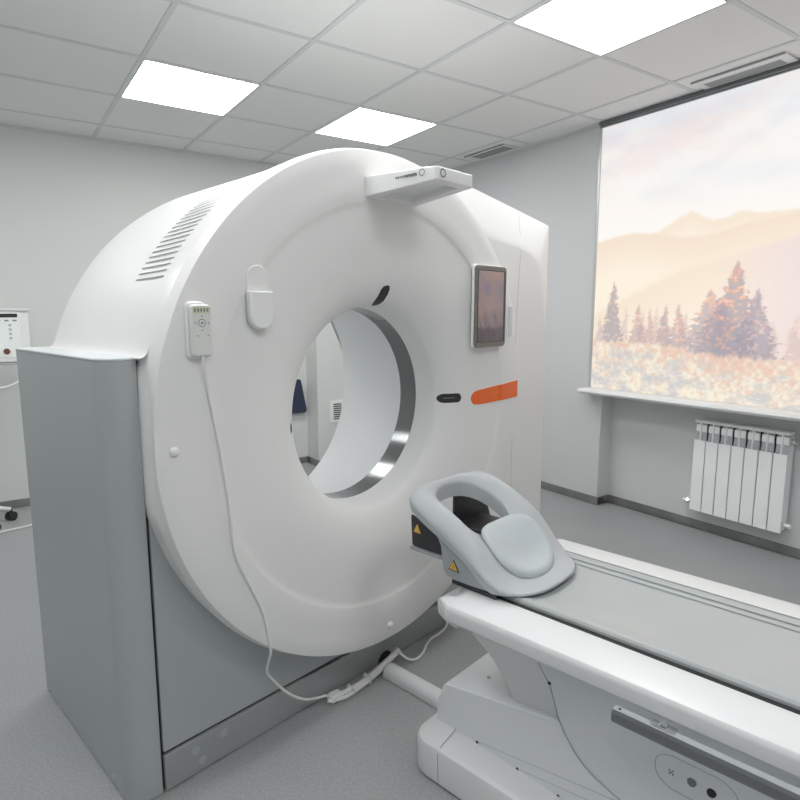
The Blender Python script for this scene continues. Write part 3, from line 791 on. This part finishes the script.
# main body side shell with bulging side
b = MB(TBO)
def body_u(v_, z_):
    """near-side surface of the body shell"""
    return interp(z_, [.10, .25, .35, .42, .47, .5, .54], [.189, .187, .177, .158, .140, .135, .135])
edge_v = lambda z_: interp(z_, [.10, .18, .202, .214, .231, .25, .274, .308, .344, .389, .429, .468, .52], [-1.35, -1.07, -.993, -.958, -.913, -.89, -.87, -.849, -.834, -.828, -.822, -.807, -.78])
for side in (0, 1):
    rows = []
    for z_ in np.linspace(.12, .5, 26):
        row = []
        v0_ = edge_v(z_)
        uu = body_u(v0_, z_)
        row.append((uu+.06, v0_+.0, z_)); row.append((uu+.008, v0_+.0005, z_)); row.append((uu+.002, v0_-.003, z_))
        for q in np.linspace(0, 1, 24):
            v_ = v0_ - .008 + (VE + .15 - v0_)*q; row.append((body_u(v_, z_), v_, z_))
        row.append((UC, VE+.15, z_))
        rows.append([(mir(u_) if side else u_, v_, z_) for u_, v_, z_ in row])
    b.grid(rows)
b.build('side_shell', M['tableg'], PT, smooth=40)
b = MB(TBO); b.box(.2, mir(.2), VE+.14, -.95, .13, .50); b.build('body_core', M['tableg'], PT)
b = MB(TBO); pts = [(body_u(edge_v(z_), z_)-.0006, edge_v(z_)-.0035, z_) for z_ in np.linspace(.2, .5, 24)]
b.tube(spline(pts, 3), .0011, 6); b.build('shell_seam', mat('shell_seam_grey', (150, 155, 155), .5), PT)
for q in (.432,):
    b = MB(TBO); v_ = edge_v(q); b.cyl((body_u(v_, q)-.002, v_-.006, q), (body_u(v_, q)+.002, v_-.006, q), .0045, 10); b.build('screw', M['black'], PT)
# accessory rail with clip
b = MB(TBO); b.prism([(.040, -1.022, .494), (.037, -1.022, .499), (.037, -1.022, .515), (.041, -1.022, .521), (.057, -1.022, .521), (.060, -1.022, .517), (.060, -1.022, .498), (.057, -1.022, .494)], (0, VE+1.1, 0))
ar = b.build('accessory_rail', M['steel'], PT, smooth=30)
b = MB(TBO); b.add([(.041, -1.0225, .5215), (.057, -1.0225, .5215), (.057, VE+.1, .5215), (.041, VE+.1, .5215)], [(0, 1, 2, 3)]); b.build('rail_top_face', M['top'], ar, recalc=False)
for v_ in (-1.6, -2.1):
    b = MB(TBO); b.box(.058, .145, v_-.02, v_+.02, .497, .513); b.build('rail_bracket', M['steel'], ar, bevel=.002)
b = MB(TBO); b.box(.045, .064, -1.138, -1.093, .5216, .5255); b.box(.048, .060, -1.122, -1.109, .5255, .5315); b.build('rail_clip', M['chrome'], ar, bevel=.0015)
b = MB(TBO); b.cyl((.049, -1.034, .5215), (.049, -1.034, .5228), .003, 10); b.build('rail_screw', M['black'], ar)
# control buttons on the shell
def on_shell(v_, z_, lift): return (body_u(v_, z_) - lift, v_, z_)
b = MB(TBO); ol = rrect(-1.225, -1.066, .300, .388, .042, 8)
b.tube([on_shell(v_, z_, .0002) for v_, z_ in ol + ol[:1]], .0009, 5, cap=False); b.build('panel_outline', M['top'], PT)
for (v_, z_, r_, mt_) in ((-1.140, .342, .0088, 'steel'), (-1.177, .340, .0088, 'black')):
    b = MB(TBO); p0 = Vector(on_shell(v_, z_, -.004)); p1 = Vector(on_shell(v_, z_, .005)); p1.z += .003
    b.cyl(p0, p1, r_, 24); b.build('control_knob', M[mt_], PT, smooth=30, bevel=.0015)
b = MB(TBO)
for dv, dz in ((0, 0), (.0035, .004), (-.0035, .004), (.0035, -.004), (-.0035, -.004)):
    b.box(body_u(-1.099, .342)-.0012, body_u(-1.099, .342)+.004, -1.099+dv-.0014, -1.099+dv+.0014, .342+dz-.0018, .342+dz+.0018)
b.build('panel_symbol', M['icon'], PT)

# ------------------------------------------------------------------ head rest on the couch end
HU = .341
HO = (HU, -.55, .59)
HR = thing('head_rest', 'grey padded head rest with a face opening lying on the couch end', 'head rest', HO)
def E_(v_): return interp(v_, [-.76, -.70, -.672, -.64, -.585, -.51, -.43, -.37, -.32], [.600, .602, .609, .628, .677, .720, .757, .787, .796])
NH = 72
def spow(x, e_): return math.copysign(abs(x)**e_, x)
def outl(a):
    c_, s_ = math.cos(a), math.sin(a)
    if s_ >= 0:   # gantry end: almost square, front edge slightly bowed
        e_ = 8; r = (abs(c_/(.193 if c_ < 0 else .207))**e_ + abs(s_/.186)**e_)**(-1/e_)
        u_, v_ = r*c_, -.55 + r*s_
        return (HU + u_, v_ + max(0, (v_+.50))/.14*.030*(1-(u_/.207)**2))
    e_ = 2.9; r = (abs(c_/(.193 if c_ < 0 else .207 - .024*abs(s_)))**e_ + abs(s_/.203)**e_)**(-1/e_)
    return (HU + r*c_, -.55 + r*s_)
def hole(a):
    c_, s_ = math.cos(a), math.sin(a); e_ = 2.5
    r = (abs(c_/.108)**e_ + abs(s_/.096)**e_)**(-1/e_)
    return (HU - .006 + r*c_, -.470 + r*s_)
b = MB(HO); rows = []
T = [0, .04, .10, .2, .32, .46, .58, .70, .82, .91, .97, 1.0]
angs = [2*PI*k/NH for k in range(NH)]
def shell_z(u_, v_, t_):
    crown = (.016 + .024*min(1, (abs(u_-HU)/.15)**2)*min(1, max(0, (v_+.70)/.12))*min(1, max(0, (-.345-v_)/.10)))*math.sin(PI*min(1, max(0, .08 + .92*t_)))**.8
    back = min(max((-.50 - v_)/.10, 0), 1)*max(0, 1 - (abs(u_-HU)/.17)**2)     # trough for the cushion
    return E_(v_) + crown - .026*back*(1-t_)**.5
def hp(a, t_):
    i_, o_ = hole(a), outl(a); return (i_[0]*(1-t_)+o_[0]*t_, i_[1]*(1-t_)+o_[1]*t_)
floor_z = .5945
rows.append([(hole(a)[0], hole(a)[1], max(shell_z(*hole(a), 0) - .045, floor_z)) for a in angs])
rows.append([(hp(a, .004)[0], hp(a, .004)[1], shell_z(*hp(a, 0), 0) - .008) for a in angs])
for t_ in T:
    tt = .015 + t_*.975
    rows.append([(hp(a, tt)[0], hp(a, tt)[1], shell_z(*hp(a, tt), t_)) for a in angs])
rows.append([(hp(a, .998)[0], hp(a, .998)[1], E_(hp(a, 1)[1]) - .003) for a in angs])
rows.append([(hp(a, 1.0)[0], hp(a, 1.0)[1], max(E_(hp(a, 1)[1]) - .007, floor_z+.002)) for a in angs])
rows.append([(hp(a, 1.0)[0], hp(a, 1.0)[1], max(E_(hp(a, 1)[1]) - .022, floor_z+.001)) for a in angs])
rows.append([(hp(a, .985)[0], hp(a, .985)[1], max(E_(hp(a, 1)[1]) - .026, floor_z)) for a in angs])
rows.append([(hp(a, .30)[0], hp(a, .30)[1], max(E_(hp(a, .3)[1]) - .040, floor_z)) for a in angs])
rows.append(rows[0])
b.grid(rows, closed=True); b.build('rest_shell', M['pad'], HR, smooth=50)
# piping along the rim
b = MB(HO); pts = [(hp(a, 1.002)[0], hp(a, 1.002)[1], max(E_(hp(a, 1)[1]) - .0075, floor_z+.003)) for a in angs]
b.tube(pts + pts[:1], .0016, 6, cap=False); b.build('rim_piping', M['skirt'], HR, smooth=60)
# side skirts
for side in (0, 1):
    b = MB(HO); rows = []
    for v_ in np.linspace(-.384, -.70, 40):
        zt_k = E_(v_) - .018
        zb_k = interp(-v_, [.373, .41, .45, .474, .488, .495, .497, .507, .538, .70], [.752, .739, .722, .703, .682, .655, .62, .600, .5945, .5945]); zb_k = min(zb_k, zt_k - .001)
        du = 0
        if v_ < -.55:
            e_ = 2.9; du = .193*(1 - (1-min(1, (abs(v_+.55)/.203))**e_)**(1/e_))
        uo = HU - .185 + du
        rows.append([(uo, v_, zt_k), (uo + .003, v_, (zt_k*.4+zb_k*.6)), (uo+.005, v_, zb_k), (uo+.022, v_, zb_k), (uo+.02, v_, zt_k)])
    rows = [[(2*HU-u_ if side else u_, v_, z_) for u_, v_, z_ in r] for r in rows]
    b.grid(rows); sk = b.build('rest_skirt', M['skirt'], HR, smooth=40)
    if not side:
        def tri(b, uo, v_, z_, s_, k):
            b.prism([(uo, v_-s_*.5, z_-s_*.42), (uo, v_+s_*.5, z_-s_*.42+.002), (uo, v_, z_+s_*.5)], (-k, 0, 0))
        b = MB(HO); tri(b, HU-.185+.0030, -.536, .634, .034, .0025); lab = b.build('warning_label', M['black'], HR)
        b = MB(HO); tri(b, HU-.185+.0010, -.536, .634, .027, .001); b.build('warning_sign', M['yellow'], lab)
        b = MB(HO); b.box(HU-.185-.0006, HU-.185+.0006, -.5375, -.5345, .628, .639); b.build('warning_symbol', M['bezel'], lab)
# cushion
b = MB(HO); rows = []
KU, KV = HU+.008, -.618
def cush(a):
    c_, s_ = math.cos(a), math.sin(a); e_ = 2.1 if s_ < 0 else 2.6
    r = (abs(c_/.124)**e_ + abs(s_/(.084 if s_ < 0 else .082))**e_)**(-1/e_)
    return (KU + r*c_, KV + r*s_)
def cz(u_, v_): return E_(v_) + .001 + .026*((u_-KU)/.134)**2
def cpt(a, q, dz):
    u_, v_ = KU + (cush(a)[0]-KU)*q, KV + (cush(a)[1]-KV)*q
    return (u_, v_, max(cz(u_, v_) + dz, floor_z+.004))
for q, dz in ((.02, .010), (.3, .0105), (.55, .012), (.72, .0145), (.84, .0145), (.93, .0115), (.98, .005), (1, -.002), (.98, -.009), (.9, -.012), (.02, -.013)):
    rows.append([cpt(a, q, dz) for a in angs])
b.grid(rows, closed=True); b.build('head_cushion', M['cushion'], HR, smooth=60)
b = MB(HO); rows = [[cpt(a, q, dz) for a in angs] for q, dz in ((.95, -.010), (.9, -.03))]
b.grid(rows, closed=True); b.build('cushion_gap', M['black'], HR, smooth=60)  # black ring standing for the dark gap under the raised cushion
# black bracket that carries the rest, and the slot plate on the couch end
b = MB(HO); b.prism([(.168, -.377, .648), (.168, -.372, .736), (.168, -.50, .69), (.168, -.50, .645), (.168, -.385, .645)], (.011, 0, 0)); b.build('bracket_side', M['carbon'], HR, bevel=.004)
b = MB(HO); b.prism([(.376, -.362, .745), (.376, -.362, .600), (.585, -.362, .600), (.525, -.362, .745)], (0, -.012, 0)); b.box(.38, .52, -.50, -.37, .642, .655)
b.build('bracket_plate', M['carbon'], HR, bevel=.003)
b = MB(HO); b.box(.164, .53, -.50, -.372, .634, .642); b.build('bracket_foot', M['skirt'], HR, bevel=.003)
b = MB(HO); b.prism([(.1677, -.398-.013, .688), (.1677, -.398+.013, .689), (.1677, -.398, .714)], (-.001, 0, 0)); b.build('warning_sign', M['yellow'], HR)
b = MB(TBO); b.box(.170, .1915, -.66, -.520, .5762, .588); b.build('slot_plate', M['carbon'], PT, bevel=.002)

# ------------------------------------------------------------------ things along the back wall
IS = thing('injector_stand', 'white control unit with small dark display on a wheeled stand at the left edge', 'medical stand', (-.85, 1.8, 0), scanner=False)
IO = Vector((-.85, 1.8, 0)); yv = 1.75
def platey(x0, x1, z0, z1, r, y0, y1, name, mt, parent, bevel=.004):
    b = MB(IO); b.prism([(x_, y0, z_) for x_, z_ in rrect(x0, x1, z0, z1, r)], (0, y1-y0, 0)); return b.build(name, mt, parent, smooth=30, bevel=bevel)
platey(-1.0, -.498, 1.02, 1.335, .012, yv, yv+.07, 'unit_housing', M['white'], IS)
platey(-1.0, -.485, 1.33, 1.343, .005, yv-.01, yv+.08, 'unit_top_ledge', M['tablew'], IS, .002)
platey(-.98, -.548, 1.05, 1.318, .004, yv-.004, yv, 'face_panel', M['screen'], IS, .001)
platey(-.98, -.555, 1.29, 1.313, .002, yv-.006, yv-.004, 'display', M['black'], IS, 0)
b = MB(IO)
for k in range(4):
    b.grid(ring((-.598, yv-.0052, 1.243-k*.026), (Vector((1, 0, 0)), Vector((0, 0, 1))), .004, .0075), closed=True)
for k in range(4): b.box(-.56-k*.042-.022, -.56-k*.042, yv-.006, yv-.004, 1.267, 1.276)
b.build('key_symbols', M['icon'], IS, recalc=False)
b = MB(IO); b.cyl((-.625, yv-.010, 1.085), (-.625, yv, 1.085), .018, 20); b.build('round_button', M['brown'], IS, smooth=30)
platey(-1.0, -.53, 1.0, 1.018, .004, yv+.005, yv+.06, 'unit_underside', M['top'], IS, .002)
b = MB(IO); b.cyl((-.87, 1.80, .12), (-.87, 1.80, 1.02), .02, 16); b.build('pole', M['tablew'], IS, smooth=30)
for k in range(5):
    a = math.radians(12 + 72*k) ; ex, ey = -.87 + .19*math.cos(a), 1.80 + .19*math.sin(a)
    b = MB(IO); b.tube([(-.87, 1.80, .125), ((-.87+ex)/2, (1.8+ey)/2, .105), (ex, ey, .075)], [.02, .017, .013], 10); lg = b.build('stand_leg', M['tablew'], IS, smooth=40)
    b = MB(IO)
    for d in (-.014, .014):
        ca, sa = -math.sin(a+.6), math.cos(a+.6)
        b.cyl((ex+ca*(d-.008), ey+sa*(d-.008), .030), (ex+ca*(d+.008), ey+sa*(d+.008), .030), .029, 18)
    b.cyl((ex, ey, .03), (ex, ey, .078), .011, 10)
    b.build('caster', M['black'], lg, smooth=30)
b = MB(IO); b.tube(spline([(-.545, 1.775, 1.01), (-.548, 1.775, .96), (-.57, 1.775, .905), (-.62, 1.775, .872), (-.69, 1.78, .862), (-.78, 1.79, .88), (-.85, 1.79, .93)], 6), .007, 8); b.build('looped_cable', M['cable'], IS, smooth=60)
b = MB(); b.tube(spline([(-1.3, 1.75, .007), (-1.0, 1.66, .007), (-.80, 1.615, .007), (-.70, 1.618, .007), (-.58, 1.646, .007), (-.45, 1.70, .007), (-.35, 1.9, .007)], 6), .0068, 8)
fcb = b.build('floor_cable', M['cable'], smooth=60); tag(fcb, 'white cable lying on the floor behind the scanner base at far left', 'cable')
# wall vent on the pier, seen through the bore
vo = Vector((1.745, 1.93, .466)); WV = thing('wall_vent', 'small white wall vent with dark louvres seen through the scanner bore', 'vent', vo, scanner=False)
b = MB(vo); b.box(1.688, 1.835, 1.922, 1.9295, .372, .562); b.build('vent_plate', M['white'], WV, bevel=.003)
b = MB(vo)
for k in range(8): b.box(1.722, 1.80, 1.9205, 1.923, .398+k*.0182, .408+k*.0182)
b.build('louvres', M['dark'], WV)
# unidentified navy shape, built as a wall panel, seen through the bore
no = Vector((1.36, 2.09, .59)); NV = thing('navy_shape', 'dark navy unidentified panel on the rear wall glimpsed through the scanner bore', 'display', no, scanner=False)
b = MB(no); b.prism([(x_, 2.085, z_) for x_, z_ in [(1.16, .47), (1.175, .455), (1.535, .455), (1.552, .475), (1.50, .74), (1.49, .75), (1.12, .75), (1.11, .74)]], (0, .035, 0)); b.build('navy_shape_body', M['navy'], NV, bevel=.006)
b = MB(no); b.box(1.25, 1.4, 2.118, 2.129, .52, .68); b.build('wall_mount', M['black'], NV)

# ------------------------------------------------------------------ light
wd = bpy.data.worlds.new('world'); S.world = wd; wd.use_nodes = True
wd.node_tree.nodes['Background'].inputs['Color'].default_value = (.9, .95, 1, 1)
wd.node_tree.nodes['Background'].inputs['Strength'].default_value = 1.0
S.cycles.max_bounces = 10; S.cycles.diffuse_bounces = 6
S.cycles.use_denoising = True
